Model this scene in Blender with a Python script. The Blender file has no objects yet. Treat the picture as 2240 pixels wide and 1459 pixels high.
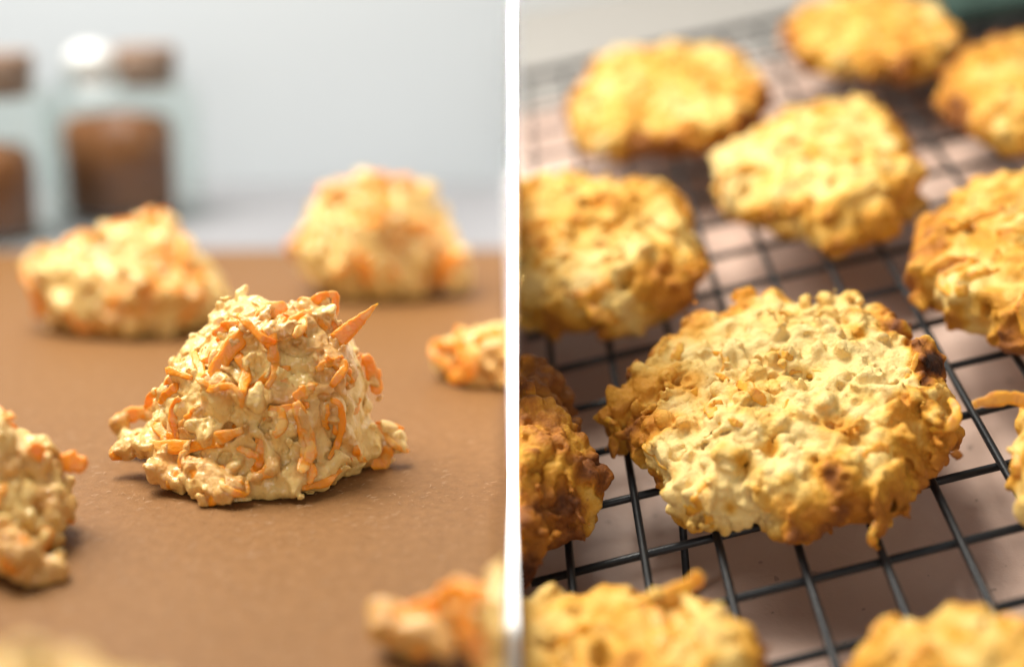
import bpy, math, random
import numpy as np
from mathutils import Matrix, Vector

# ------------------------------------------------------------------ camera, light, exposure
scene = bpy.context.scene
COL = scene.collection
FPX = 3075.0                       # focal length in photo pixels (photo is 2240 wide)
PITCH = math.radians(14.2)
CAM = np.array([0.0, 0.0, 0.100])
FOCUS = 0.283
cam_d = bpy.data.cameras.new('camera'); cam = bpy.data.objects.new('camera', cam_d); COL.objects.link(cam)
cam.location = CAM; cam.rotation_euler = (math.pi/2 - PITCH, 0, 0)
cam_d.sensor_width = 36.0; cam_d.lens = FPX/2240*36.0
cam_d.clip_start = 0.005; cam_d.clip_end = 20
cam_d.dof.use_dof = True; cam_d.dof.focus_distance = FOCUS; cam_d.dof.aperture_fstop = 4.3
cam_d.dof.aperture_blades = 0
scene.camera = cam

world = bpy.data.worlds.new('World'); scene.world = world; world.use_nodes = True
bg = world.node_tree.nodes['Background']; bg.inputs[0].default_value = (0.97, 0.98, 1.0, 1); bg.inputs[1].default_value = 0.23

def area(name, loc, target, size, power, col):
    d = bpy.data.lights.new(name, 'AREA'); d.shape = 'RECTANGLE'; d.size, d.size_y = size
    d.energy = power; d.color = col
    o = bpy.data.objects.new(name, d); COL.objects.link(o); o.location = loc
    o.rotation_euler = (Vector(target)-Vector(loc)).to_track_quat('-Z', 'Y').to_euler()
    return o
area('window_lamp_dough', (-0.38, 0.40, 0.40), (-0.06, 0.28, 0.0), (0.26, 0.22), 2.5, (1.0, 0.97, 0.92))
area('window_lamp_cookies', (-0.22, 0.44, 0.68), (0.08, 0.30, 0.02), (0.36, 0.30), 9.6, (1.0, 0.95, 0.86))
area('soft_fill', (0.0, -0.72, 0.24), (0, 0.30, 0.05), (0.9, 0.34), 3.2, (1.0, 0.97, 0.94))  # added fill from behind the camera, brightens the faces turned to it
slit = area('added_divider_beam', (0.000137, -0.40, 0.33), (0.000137, 0.272, 0.048), (0.0018, 0.12), 0.0036, (1.0, 1.0, 1.0)); slit.data.spread = math.radians(.35)  # added narrow beam with no real source, whitens the divider's front edge

scene.render.engine = 'CYCLES'
scene.cycles.use_denoising = True
scene.cycles.max_bounces = 10; scene.cycles.transmission_bounces = 8; scene.cycles.glossy_bounces = 4
scene.cycles.caustics_reflective = False; scene.cycles.caustics_refractive = False
scene.view_settings.view_transform = 'Standard'; scene.view_settings.look = 'None'
scene.view_settings.exposure = 0.0; scene.view_settings.gamma = 1.0

# ------------------------------------------------------------------ picture -> place
R_ = np.array([1.0, 0, 0]); F_ = np.array([0, math.cos(PITCH), -math.sin(PITCH)]); U_ = np.array([0, math.sin(PITCH), math.cos(PITCH)])
def ray(x, y): return F_ + (x-1120)/FPX*R_ - (y-729.5)/FPX*U_
def on_table(x, y, z=0.0):
    d = ray(x, y); return CAM + d*((z-CAM[2])/d[2])
# the cooling rack's plane, solved from its wire crossings: one cell step each way, origin, normal
EI = np.array([0.01345135, 0.00173747, 0.00282834]); EJ = np.array([-0.00041868, 0.01690667, 0.00481633])
RO = np.array([0.01120375, 0.22217279, -0.00990815])
EI, EJ, RO = EI*1.062, EJ*1.062, CAM+1.062*(RO-CAM)     # size settled by the cookies: about 76 mm across
RN = np.cross(EI, EJ); RN /= np.linalg.norm(RN)
RU = EI/np.linalg.norm(EI); RV = np.cross(RN, RU)
def on_rack(x, y, w=0.0):
    d = ray(x, y); return CAM + d*(((RO+RN*w-CAM)@RN)/(d@RN))
def rack_pt(i, j, w=0.0): return RO + EI*i + EJ*j + RN*w
WIRE = 0.00086
REST = WIRE*1.8                    # cookies rest on top of the upper wires
DIV_X, DIV_T = 0.000137, 0.00246   # divider centre and thickness
def div_k(y): return np.clip(.45+.55*(y-.12)/(.2587-.12), .45, 1.0)   # its foot tapers towards the front
LEFT_FACE, RIGHT_FACE = DIV_X-DIV_T/2, DIV_X+DIV_T/2

# ------------------------------------------------------------------ helpers
def tag(o, label=None, cat=None, group=None, kind=None):
    if label: o['label'] = label
    if cat: o['category'] = cat
    if group: o['group'] = group
    if kind: o['kind'] = kind
    return o
def empty(name, loc=(0, 0, 0)):
    o = bpy.data.objects.new(name, None); o.location = loc; o.empty_display_size = .01; COL.objects.link(o); return o
def mesh_obj(name, verts, faces, mat=None, parent=None, smooth=True, attrs=None):
    me = bpy.data.meshes.new(name)
    if isinstance(faces, np.ndarray) and faces.ndim == 2:
        nv, nf, k = len(verts), len(faces), faces.shape[1]
        me.vertices.add(nv); me.vertices.foreach_set('co', np.asarray(verts, np.float32).ravel())
        me.loops.add(nf*k); me.loops.foreach_set('vertex_index', faces.astype(np.int32).ravel())
        me.polygons.add(nf); me.polygons.foreach_set('loop_start', np.arange(0, nf*k, k, dtype=np.int32))
        me.update(calc_edges=True)
    else:
        me.from_pydata([tuple(v) for v in verts], [], [tuple(f) for f in faces]); me.update()
    me.validate()
    me.polygons.foreach_set('use_smooth', np.full(len(me.polygons), smooth))
    for k, v in (attrs or {}).items():
        a = me.attributes.new(k, 'FLOAT', 'POINT'); a.data.foreach_set('value', np.asarray(v, np.float32))
    if mat: me.materials.append(mat)
    o = bpy.data.objects.new(name, me); COL.objects.link(o)
    if parent: o.parent = parent
    return o
def box_geo(lo, hi):
    x0, y0, z0 = lo; x1, y1, z1 = hi
    v = [(x0,y0,z0),(x1,y0,z0),(x1,y1,z0),(x0,y1,z0),(x0,y0,z1),(x1,y0,z1),(x1,y1,z1),(x0,y1,z1)]
    return v, [(3,2,1,0),(4,5,6,7),(0,1,5,4),(1,2,6,5),(2,3,7,6),(3,0,4,7)]
def tube_geo(pts, rad, seg=10, flat=1.0, up=(0, 0, 1), cap=True):
    """swept ellipse along pts; rad per point; flat = thickness/width"""
    pts = np.asarray(pts, float); n = len(pts); rad = np.broadcast_to(np.asarray(rad, float), (n,))
    T = np.gradient(pts, axis=0); T /= np.linalg.norm(T, axis=1)[:, None]+1e-12
    V = []; Fc = []
    up = np.asarray(up, float)
    for k in range(n):
        u = up if up.ndim == 1 else up[k]
        s = np.cross(T[k], u); ln = np.linalg.norm(s)
        if ln < 1e-6: s = np.cross(T[k], (1, 0, 0.1)); ln = np.linalg.norm(s)
        s /= ln; b = np.cross(s, T[k])
        for a in range(seg):
            t = 2*math.pi*a/seg; cx, cy = math.cos(t), math.sin(t)
            if flat < .8: cx, cy = math.copysign(abs(cx)**.6, cx), math.copysign(abs(cy)**.6, cy)
            V.append(pts[k]+rad[k]*(cx*s+flat*cy*b))
    for k in range(n-1):
        for a in range(seg):
            a2 = (a+1) % seg
            Fc.append((k*seg+a, k*seg+a2, (k+1)*seg+a2, (k+1)*seg+a))
    if cap:
        Fc.append(tuple(range(seg-1, -1, -1))); Fc.append(tuple((n-1)*seg+a for a in range(seg)))
    return V, Fc
def spline(P, n):
    P = np.asarray(P, float); m = len(P)
    Q = np.vstack([2*P[0]-P[1], P, 2*P[-1]-P[-2]])
    out = []
    for t in np.linspace(0, m-1, n):
        k = min(int(t), m-2); u = t-k
        a, b, c, d = Q[k:k+4]
        out.append(.5*(2*b+(c-a)*u+(2*a-5*b+4*c-d)*u*u+(3*b-a-3*c+d)*u**3))
    return np.array(out)

# ---- materials
def new_mat(name):
    m = bpy.data.materials.new(name); m.use_nodes = True
    nt = m.node_tree; return m, nt, nt.nodes['Principled BSDF']
def N(nt, typ, **kw):
    n = nt.nodes.new(typ)
    for k, v in kw.items():
        if k.startswith('i_'):
            key = k[2:]; key = int(key) if key.isdigit() else key.replace('_', ' ')
            n.inputs[key].default_value = v
        else: setattr(n, k, v)
    return n
def L(nt, a, b): nt.links.new(a, b)
def ramp(nt, stops):
    r = N(nt, 'ShaderNodeValToRGB'); e = r.color_ramp.elements
    while len(e) < len(stops): e.new(0.5)
    for el, (p, c) in zip(e, stops): el.position = p; el.color = (*c, 1)
    return r
def objco(nt): return N(nt, 'ShaderNodeTexCoord').outputs['Object']
def noise(nt, co, scale, detail=4, rough=.55, dist=0.0):
    n = N(nt, 'ShaderNodeTexNoise', i_Scale=scale, i_Detail=detail, i_Roughness=rough, i_Distortion=dist); L(nt, co, n.inputs['Vector']); return n
def mixc(nt, fac, a, b, mode='MIX'):
    m = N(nt, 'ShaderNodeMix', data_type='RGBA', blend_type=mode)
    if isinstance(fac, (int, float)): m.inputs[0].default_value = fac
    else: L(nt, fac, m.inputs[0])
    for s, v in ((6, a), (7, b)):
        if isinstance(v, tuple): m.inputs[s].default_value = (*v, 1)
        else: L(nt, v, m.inputs[s])
    return m.outputs[2]
def mth(nt, op, a, b=0.0, clamp=False):
    m = N(nt, 'ShaderNodeMath', operation=op, use_clamp=clamp)
    for s, v in ((0, a), (1, b)):
        if isinstance(v, (int, float)): m.inputs[s].default_value = v
        else: L(nt, v, m.inputs[s])
    return m.outputs[0]
def bump(nt, h, strength, dist, prev=None):
    b = N(nt, 'ShaderNodeBump', i_Strength=strength, i_Distance=dist); L(nt, h, b.inputs['Height'])
    if prev is not None: L(nt, prev, b.inputs['Normal'])
    return b.outputs[0]
def sss(bs, w, scale, rad=(1, .45, .18)):
    bs.inputs['Subsurface Weight'].default_value = w
    bs.inputs['Subsurface Radius'].default_value = rad
    bs.inputs['Subsurface Scale'].default_value = scale

def mat_cookie():
    m, nt, bs = new_mat('baked_cookie_crumb'); co = objco(nt)
    br = N(nt, 'ShaderNodeAttribute', attribute_name='brown').outputs['Fac']
    ca = N(nt, 'ShaderNodeAttribute', attribute_name='carrot').outputs['Fac']
    n1 = noise(nt, co, 260, 5, .6); n2 = noise(nt, co, 1300, 3, .6)
    v = mth(nt, 'ADD', br, mth(nt, 'MULTIPLY', mth(nt, 'SUBTRACT', n1.outputs['Fac'], .5), .34))
    v = mth(nt, 'ADD', v, mth(nt, 'MULTIPLY', mth(nt, 'SUBTRACT', n2.outputs['Fac'], .5), .22), True)
    r = ramp(nt, [(0, (.78, .58, .235)), (.2, (.72, .465, .125)), (.38, (.60, .29, .030)), (.56, (.42, .155, .016)), (.74, (.21, .068, .014)), (.88, (.07, .022, .009)), (1, (.022, .009, .006))])
    L(nt, v, r.inputs[0])
    c = mixc(nt, ca, r.outputs[0], mixc(nt, v, (.72, .34, .035), (.38, .11, .008)))
    L(nt, c, bs.inputs['Base Color'])
    bs.inputs['Roughness'].default_value = .52; bs.inputs['Specular IOR Level'].default_value = .22
    vo = N(nt, 'ShaderNodeTexVoronoi', i_Scale=1500.0); L(nt, co, vo.inputs['Vector'])
    h = bump(nt, vo.outputs['Distance'], .22, .0004)
    n4 = noise(nt, co, 520, 8, .7); h = bump(nt, n4.outputs['Fac'], .55, .0011, h)
    h = bump(nt, n2.outputs['Fac'], .5, .0005, h); L(nt, h, bs.inputs['Normal'])
    sss(bs, .10, .0016); return m
def mat_dough():
    m, nt, bs = new_mat('wet_raw_dough'); co = objco(nt)
    ca = N(nt, 'ShaderNodeAttribute', attribute_name='carrot').outputs['Fac']
    n1 = noise(nt, co, 190, 5, .6, .4); n2 = noise(nt, co, 1100, 4, .6); n3 = noise(nt, co, 2600, 1, .5)
    c = mixc(nt, n1.outputs['Fac'], (.84, .62, .235), (.79, .505, .135))
    c = mixc(nt, ca, c, mixc(nt, n1.outputs['Fac'], (.66, .245, .03), (.60, .34, .10)))
    n5 = noise(nt, co, 620, 6, .7); mo = ramp(nt, [(.42, (0, 0, 0)), (.68, (1, 1, 1))]); L(nt, n5.outputs['Fac'], mo.inputs[0])
    c = mixc(nt, mth(nt, 'MULTIPLY', mo.outputs[0], .45), c, (.70, .39, .075))
    sp = mth(nt, 'GREATER_THAN', n3.outputs['Fac'], .735)
    c = mixc(nt, mth(nt, 'MULTIPLY', sp, .55), c, (.22, .09, .03))
    L(nt, c, bs.inputs['Base Color'])
    rr = N(nt, 'ShaderNodeMapRange', i_3=.24, i_4=.55); L(nt, n1.outputs['Fac'], rr.inputs[0]); L(nt, rr.outputs[0], bs.inputs['Roughness'])
    bs.inputs['Specular IOR Level'].default_value = .5
    bs.inputs['Coat Weight'].default_value = .55; bs.inputs['Coat Roughness'].default_value = .07
    n4 = noise(nt, co, 430, 8, .72, .3); h = bump(nt, n4.outputs['Fac'], .6, .0012)
    h = bump(nt, n2.outputs['Fac'], .45, .0006, h); L(nt, h, bs.inputs['Normal'])
    sss(bs, .14, .002); return m
def mat_carrot(name, baked=0.0, coat=.5):
    m, nt, bs = new_mat(name); co = objco(nt)
    n1 = noise(nt, co, 330, 4, .6, .5); n2 = noise(nt, co, 1500, 3)
    f = ramp(nt, [(coat, (0, 0, 0)), (min(1, coat+.16), (1, 1, 1))]); L(nt, n1.outputs['Fac'], f.inputs[0])
    if baked: c = mixc(nt, f.outputs[0], (.70, .33, .028), (.50, .19, .016))
    else: c = mixc(nt, f.outputs[0], (.80, .265, .010), (.74, .40, .10))
    L(nt, c, bs.inputs['Base Color']); bs.inputs['Roughness'].default_value = .36 if not baked else .5
    h = bump(nt, n2.outputs['Fac'], .4, .0005); L(nt, h, bs.inputs['Normal'])
    sss(bs, .3, .0025, (1, .35, .08)); return m
def mat_paper():
    m, nt, bs = new_mat('brown_baking_paper'); co = objco(nt)
    n1 = noise(nt, co, 14, 4, .6); n2 = noise(nt, co, 420, 5, .7); n3 = noise(nt, co, 1500, 3, .7)
    c = mixc(nt, n1.outputs['Fac'], (.192, .089, .027), (.166, .075, .0215))
    mr = ramp(nt, [(.38, (0, 0, 0)), (.66, (1, 1, 1))]); L(nt, n2.outputs['Fac'], mr.inputs[0]); f = mth(nt, 'MULTIPLY', mr.outputs[0], .75)
    c = mixc(nt, f, c, (.235, .114, .039))
    sp = ramp(nt, [(.62, (0, 0, 0)), (.75, (1, 1, 1))]); L(nt, n3.outputs['Fac'], sp.inputs[0])
    c = mixc(nt, mth(nt, 'MULTIPLY', sp.outputs[0], .35), c, (.29, .16, .068))
    L(nt, c, bs.inputs['Base Color']); bs.inputs['Roughness'].default_value = .55; bs.inputs['Specular IOR Level'].default_value = .22
    h = bump(nt, n3.outputs['Fac'], .35, .0004); h = bump(nt, n2.outputs['Fac'], .25, .0008, h); L(nt, h, bs.inputs['Normal']); return m
def mat_plain(name, col, rough=.6, var=.06, scale=30, spec=.4):
    m, nt, bs = new_mat(name); co = objco(nt); n1 = noise(nt, co, scale, 5, .6)
    c = mixc(nt, n1.outputs['Fac'], tuple(max(0, v*(1-var)) for v in col), tuple(min(1, v*(1+var)) for v in col))
    L(nt, c, bs.inputs['Base Color']); bs.inputs['Roughness'].default_value = rough; bs.inputs['Specular IOR Level'].default_value = spec
    h = bump(nt, n1.outputs['Fac'], .1, .001); L(nt, h, bs.inputs['Normal']); return m
def mat_slab():
    m, nt, bs = new_mat('mauve_brown_plaster'); co = objco(nt)
    n1 = noise(nt, co, 16, 6, .65, .8); n2 = noise(nt, co, 90, 6, .7, .3); n3 = noise(nt, co, 700, 3, .6); n4 = noise(nt, co, 300, 1, .4)
    c = ramp(nt, [(.30, (.49, .33, .27)), (.5, (.60, .43, .345)), (.72, (.66, .50, .42))]); L(nt, n1.outputs['Fac'], c.inputs[0])
    c2 = mixc(nt, mth(nt, 'MULTIPLY', n2.outputs['Fac'], .5), c.outputs[0], (.49, .325, .245))
    sp = mth(nt, 'GREATER_THAN', n4.outputs['Fac'], .74)
    c2 = mixc(nt, mth(nt, 'MULTIPLY', sp, .4), c2, (.10, .06, .05))
    L(nt, c2, bs.inputs['Base Color']); bs.inputs['Roughness'].default_value = .42; bs.inputs['Specular IOR Level'].default_value = .5
    h = bump(nt, n3.outputs['Fac'], .25, .0005); h = bump(nt, n2.outputs['Fac'], .3, .001, h); L(nt, h, bs.inputs['Normal']); return m
def mat_wire():
    m, nt, bs = new_mat('black_coated_wire'); co = objco(nt); n1 = noise(nt, co, 900, 4, .6); n2 = noise(nt, co, 120, 3)
    c = mixc(nt, n2.outputs['Fac'], (.006, .007, .008), (.014, .015, .017)); L(nt, c, bs.inputs['Base Color'])
    rr = N(nt, 'ShaderNodeMapRange', i_3=.22, i_4=.5); L(nt, n1.outputs['Fac'], rr.inputs[0]); L(nt, rr.outputs[0], bs.inputs['Roughness'])
    bs.inputs['Specular IOR Level'].default_value = .3
    L(nt, bump(nt, n1.outputs['Fac'], .25, .0003), bs.inputs['Normal']); return m
def mat_glass():
    m, nt, bs = new_mat('clear_jar_glass'); out = nt.nodes['Material Output']
    tr = N(nt, 'ShaderNodeBsdfTransparent'); tr.inputs[0].default_value = (.965, .985, .975, 1)
    gl = N(nt, 'ShaderNodeBsdfGlossy'); gl.inputs['Roughness'].default_value = .04
    fr = N(nt, 'ShaderNodeLayerWeight', i_Blend=.5); mx = N(nt, 'ShaderNodeMixShader')
    L(nt, mth(nt, 'ADD', mth(nt, 'MULTIPLY', mth(nt, 'POWER', fr.outputs['Facing'], 4.0), .5), .03), mx.inputs[0]); L(nt, tr.outputs[0], mx.inputs[1]); L(nt, gl.outputs[0], mx.inputs[2]); L(nt, mx.outputs[0], out.inputs['Surface'])
    nt.nodes.remove(bs); return m
def mat_spice():
    m, nt, bs = new_mat('brown_ground_spice'); co = objco(nt); n1 = noise(nt, co, 60, 5, .7); n2 = noise(nt, co, 900, 3)
    r = ramp(nt, [(.3, (.15, .050, .014)), (.6, (.25, .090, .025)), (.8, (.38, .16, .05))]); L(nt, n1.outputs['Fac'], r.inputs[0])
    L(nt, r.outputs[0], bs.inputs['Base Color']); bs.inputs['Roughness'].default_value = .9
    L(nt, bump(nt, n2.outputs['Fac'], .6, .001), bs.inputs['Normal']); return m

M_COOKIE, M_DOUGH = mat_cookie(), mat_dough()
M_SHRED, M_SHRED_COATED, M_SHRED_BAKED = mat_carrot('fresh_carrot', 0, .58), mat_carrot('dough_coated_carrot', 0, .47), mat_carrot('baked_carrot', 1, .5)
M_PAPER, M_SLAB, M_WIRE, M_GLASS, M_SPICE = mat_paper(), mat_slab(), mat_wire(), mat_glass(), mat_spice()
M_WALL = mat_plain('painted_wall', (.525, .565, .59), .8, .02, 8)
M_TABLE = mat_plain('white_tabletop', (.26, .257, .272), .5, .04, 20)
M_PALE = mat_plain('pale_stone_tabletop', (.27, .256, .236), .7, .05, 18)
M_WHITE = mat_plain('white_board', (.93, .93, .93), .6, .005, 40, .3)
M_CORK = mat_plain('cork_stopper', (.26, .17, .12), .8, .3, 400)
M_LID_GLINT = mat_plain('lid_glint_white', (.70, .70, .69), .15, .01, 20, .6)  # white colour stands for the window reflected in the jar lid
M_CLOTH = mat_plain('dark_green_linen', (.050, .085, .070), .9, .5, 90, .2)
M_FIBRE = mat_plain('pale_paper_fibre', (.38, .24, .13), .5, .2, 300)

# ------------------------------------------------------------------ implicit surfaces (all in millimetres)
f32 = np.float32
def bspline_noise(shape, vox, scale, seed):
    rng = np.random.default_rng(seed)
    dims = [int(math.ceil(s*vox/scale))+4 for s in shape]
    A = rng.random(dims, dtype=f32)*2-1
    for ax in range(3):
        t = np.arange(shape[ax])*vox/scale+1.0
        k = np.floor(t+.5).astype(int); u = (t-k).astype(f32)
        w = [.5*(.5-u)**2, .75-u*u, .5*(.5+u)**2]
        sh = [1, 1, 1]; sh[ax] = -1
        A = sum(np.take(A, np.clip(k+o-1, 0, A.shape[ax]-1), axis=ax)*w[o].reshape(sh) for o in range(3))
    return A*2.2
def caps(P, scale, seed, rmul=.82, var=.7, stretch=(1, 1, 1)):
    """height of a pile of rounded caps scattered in space: puffy bumps with creases between them"""
    rng = np.random.default_rng(seed)
    Q = (P/(np.array(stretch, f32)*scale)).astype(f32); Q -= Q.min(0)-1.5
    cell = np.floor(Q).astype(np.int32); dims = cell.max(0)+3
    J = rng.random((*dims, 3), dtype=f32); A = (1-var)+var*rng.random(tuple(dims), dtype=f32)
    out = np.zeros(len(Q), f32); r2 = rmul*rmul
    for dx in (-1, 0, 1):
        for dy in (-1, 0, 1):
            for dz in (-1, 0, 1):
                c = cell+np.array((dx, dy, dz), np.int32)
                j = J[c[:, 0], c[:, 1], c[:, 2]]
                d = ((c+j-Q)**2).sum(1)
                a = A[c[:, 0], c[:, 1], c[:, 2]]
                out = np.maximum(out, a*(1-d/(r2*(.4+.6*a))))
    return out
def coarse_caps(F, lo, vox, scale, seed, rmul=.82, var=.7, stretch=(1, 1, 1), step=2, near=(-3.0, 5.0)):
    """caps() evaluated on a coarser grid near the surface and blended back up"""
    Fc = F[::step, ::step, ::step]; b = (Fc > near[0]) & (Fc < near[1]); i = np.argwhere(b)
    C = np.zeros(Fc.shape, f32); P = (i*(vox*step)+np.array(lo)).astype(f32)
    for ax in range(3): P[:, ax] += scale*.42*bspline_noise(Fc.shape, vox*step, scale*.62, seed+70+ax)[b]
    C[b] = caps(P, scale, seed, rmul, var, stretch)
    if step == 1: return C
    for ax in range(3):
        t = np.arange(F.shape[ax])/step; k = np.minimum(t.astype(int), C.shape[ax]-1); k2 = np.minimum(k+1, C.shape[ax]-1)
        sh = [1, 1, 1]; sh[ax] = -1; w = (t-k).astype(f32).reshape(sh)
        C = np.take(C, k, ax)*(1-w)+np.take(C, k2, ax)*w
    return C
def surface_nets(F, lo, vox):
    S = F < 0
    nx, ny, nz = F.shape
    cnt = np.zeros((nx-1, ny-1, nz-1), np.uint8)
    sl = lambda a, b, c: (slice(a, nx-1+a), slice(b, ny-1+b), slice(c, nz-1+c))
    for a in (0, 1):
        for b in (0, 1):
            for c in (0, 1): cnt += S[sl(a, b, c)]
    act = np.argwhere((cnt > 0) & (cnt < 8))
    idx = np.full(cnt.shape, -1, np.int32); idx[tuple(act.T)] = np.arange(len(act))
    pos = np.zeros((len(act), 3), np.float64); num = np.zeros(len(act))
    cor = [(a, b, c) for a in (0, 1) for b in (0, 1) for c in (0, 1)]
    val = {k: F[act[:, 0]+k[0], act[:, 1]+k[1], act[:, 2]+k[2]].astype(np.float64) for k in cor}
    for k in cor:
        for ax in range(3):
            if k[ax] == 0:
                k2 = list(k); k2[ax] = 1; k2 = tuple(k2)
                va, vb = val[k], val[k2]; m = (va < 0) != (vb < 0)
                t = np.where(m, va/np.where(m, va-vb, 1), 0)
                p = np.array(k, float)[None].repeat(len(act), 0); p[:, ax] += t
                pos += p*m[:, None]; num += m
    pos = pos/num[:, None]+act
    quads = []
    for ax in range(3):
        b, c = [(1, 2), (2, 0), (0, 1)][ax]
        A0 = np.take(S, range(0, S.shape[ax]-1), ax); A1 = np.take(S, range(1, S.shape[ax]), ax)
        e = np.argwhere(A0 != A1)
        ok = (e[:, b] > 0) & (e[:, c] > 0) & (e[:, b] < F.shape[b]-1) & (e[:, c] < F.shape[c]-1); e = e[ok]
        s0 = S[tuple(e.T)]
        def cid(db, dc):
            q = e.copy(); q[:, b] -= db; q[:, c] -= dc; return idx[tuple(q.T)]
        q = np.stack([cid(1, 1), cid(0, 1), cid(0, 0), cid(1, 0)], 1)
        q[~s0] = q[~s0][:, ::-1]; quads.append(q)
    quads = np.concatenate(quads)
    return pos*vox+np.array(lo), quads, pos
def add_bits(F, lo, vox, n, seed, r, flat, k, carve=False, zmin=1.5):
    """small flakes and crumbs bedded in (or holes torn from) the surface"""
    rg = np.random.default_rng(seed); cand = np.argwhere(np.abs(F) < vox*.6)
    cand = cand[cand[:, 2]*vox+lo[2] > zmin]
    if not len(cand): return
    for q in cand[rg.integers(len(cand), size=n)]:
        rr_ = rg.uniform(*r); rad = np.array((rr_, rr_*rg.uniform(.55, .95), rr_*rg.uniform(*flat)))
        Q, _ = np.linalg.qr(rg.normal(size=(3, 3)))
        m = int(rr_/vox)+4; a = np.maximum(q-m, 0); b = np.minimum(q+m+1, F.shape)
        G = np.stack(np.meshgrid(*[np.arange(a[i], b[i]) for i in range(3)], indexing='ij'), -1)
        p = ((G-q)*vox) @ Q/rad; k0 = np.sqrt((p**2).sum(-1)); k1 = np.sqrt(((p/rad)**2).sum(-1))+1e-6
        e = (k0*(k0-1)/k1).astype(f32); S_ = tuple(slice(a[i], b[i]) for i in range(3))
        F[S_] = -smin(-F[S_], e, k) if carve else smin(F[S_], e, k)
def sample(G, ip):
    i = np.clip(ip.astype(int), 0, np.array(G.shape)-2); t = (ip-i)
    out = 0
    for a in (0, 1):
        for b in (0, 1):
            for c in (0, 1):
                w = (t[:, 0] if a else 1-t[:, 0])*(t[:, 1] if b else 1-t[:, 1])*(t[:, 2] if c else 1-t[:, 2])
                out = out+w*G[i[:, 0]+a, i[:, 1]+b, i[:, 2]+c]
    return out
def grid(lo, hi, vox):
    ax = [np.arange(l, h+vox, vox, dtype=f32) for l, h in zip(lo, hi)]
    return np.meshgrid(*ax, indexing='ij')
def smin(a, b, k):
    h = np.clip(.5+.5*(b-a)/k, 0, 1); return b*(1-h)+a*h-k*h*(1-h)
def ell(X, Y, Z, c, r):
    dx, dy, dz = (X-c[0])/r[0], (Y-c[1])/r[1], (Z-c[2])/r[2]
    k0 = np.sqrt(dx*dx+dy*dy+dz*dz); k1 = np.sqrt((dx/r[0])**2+(dy/r[1])**2+(dz/r[2])**2)+1e-6
    return (k0*(k0-1)/k1).astype(f32)
def capsule(X, Y, Z, a, b, ra, rb):
    a = np.array(a, float); b = np.array(b, float); d = b-a; L2 = d@d+1e-9
    t = np.clip(((X-a[0])*d[0]+(Y-a[1])*d[1]+(Z-a[2])*d[2])/L2, 0, 1)
    return (np.sqrt((X-a[0]-t*d[0])**2+(Y-a[1]-t*d[1])**2+(Z-a[2]-t*d[2])**2)-(ra+(rb-ra)*t)).astype(f32)
def poly_dist(X, Y, poly):
    """signed distance to a closed polygon, negative inside"""
    d = np.full(X.shape, 1e9, f32); ins = np.zeros(X.shape, bool)
    n = len(poly)
    for k in range(n):
        a, b = poly[k], poly[(k+1) % n]; e = b-a
        t = np.clip(((X-a[0])*e[0]+(Y-a[1])*e[1])/(e@e+1e-9), 0, 1)
        d = np.minimum(d, (X-a[0]-t*e[0])**2+(Y-a[1]-t*e[1])**2)
        c = ((a[1] <= Y) & (b[1] > Y)) | ((b[1] <= Y) & (a[1] > Y))
        xx = a[0]+(Y-a[1])/(e[1] if abs(e[1]) > 1e-9 else 1e-9)*e[0]
        ins ^= c & (X < xx)
    d = np.sqrt(d); return np.where(ins, -d, d)

# ------------------------------------------------------------------ the setting
# table under the baking paper, wall behind
v, fc = box_geo((-0.75, 0.02, -0.09), (DIV_X-DIV_T/2*.45, 0.70, -0.0012)); tag(mesh_obj('table_top', v, fc, M_TABLE, smooth=False), kind='structure')
v, fc = box_geo((-1.1, 0.702, -0.09), (1.1, 0.73, 0.62)); tag(mesh_obj('wall', v, fc, M_WALL, smooth=False), kind='structure')
# baking paper: a thin, very slightly cockled sheet
rng = np.random.default_rng(3)
nx, ny = 90, 70
X = np.linspace(-0.36, 0, nx); foot_k = lambda y: min(1, .45+.55*(y-.12)/(.2587-.12)) if y > .12 else .45; Y = np.linspace(0.03, 0.5205, ny)
cock = bspline_noise((nx, ny, 2), 1, 16, 5)[:, :, 0]*.00035
verts = []; faces = []
yb = lambda x: .004*math.sin(x*9+.6)+.010*max(0, (-.16-x))*0
for zo in (0.0, -0.0005):
    for a in range(nx):
        for b in range(ny):
            edge = max(0, (b-(ny-6))/5.0)
            verts.append((X[a]*(1-(DIV_X-DIV_T/2*foot_k(Y[b])+.0001)/-.36)+(DIV_X-DIV_T/2*foot_k(Y[b])+.0001), Y[b]+yb(X[a])*(b/(ny-1)), min(0, cock[a, b]-.0003)+zo+edge**2*.0012))
for a in range(nx-1):
    for b in range(ny-1):
        k = a*ny+b; faces.append((k, k+ny, k+ny+1, k+1)); m = k+nx*ny; faces.append((m, m+1, m+ny+1, m+ny))
bord = [a*ny for a in range(nx)]+[(nx-1)*ny+b for b in range(1, ny)]+[a*ny+ny-1 for a in range(nx-2, -1, -1)]+[b for b in range(ny-2, 0, -1)]
for k in range(len(bord)):
    a, b = bord[k], bord[(k+1) % len(bord)]; o2 = nx*ny; faces.append((b, a, a+o2, b+o2))
paper = tag(mesh_obj('baking_paper', verts, faces, M_PAPER), 'sheet of brown baking paper under the raw dough mounds', 'baking paper')
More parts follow.
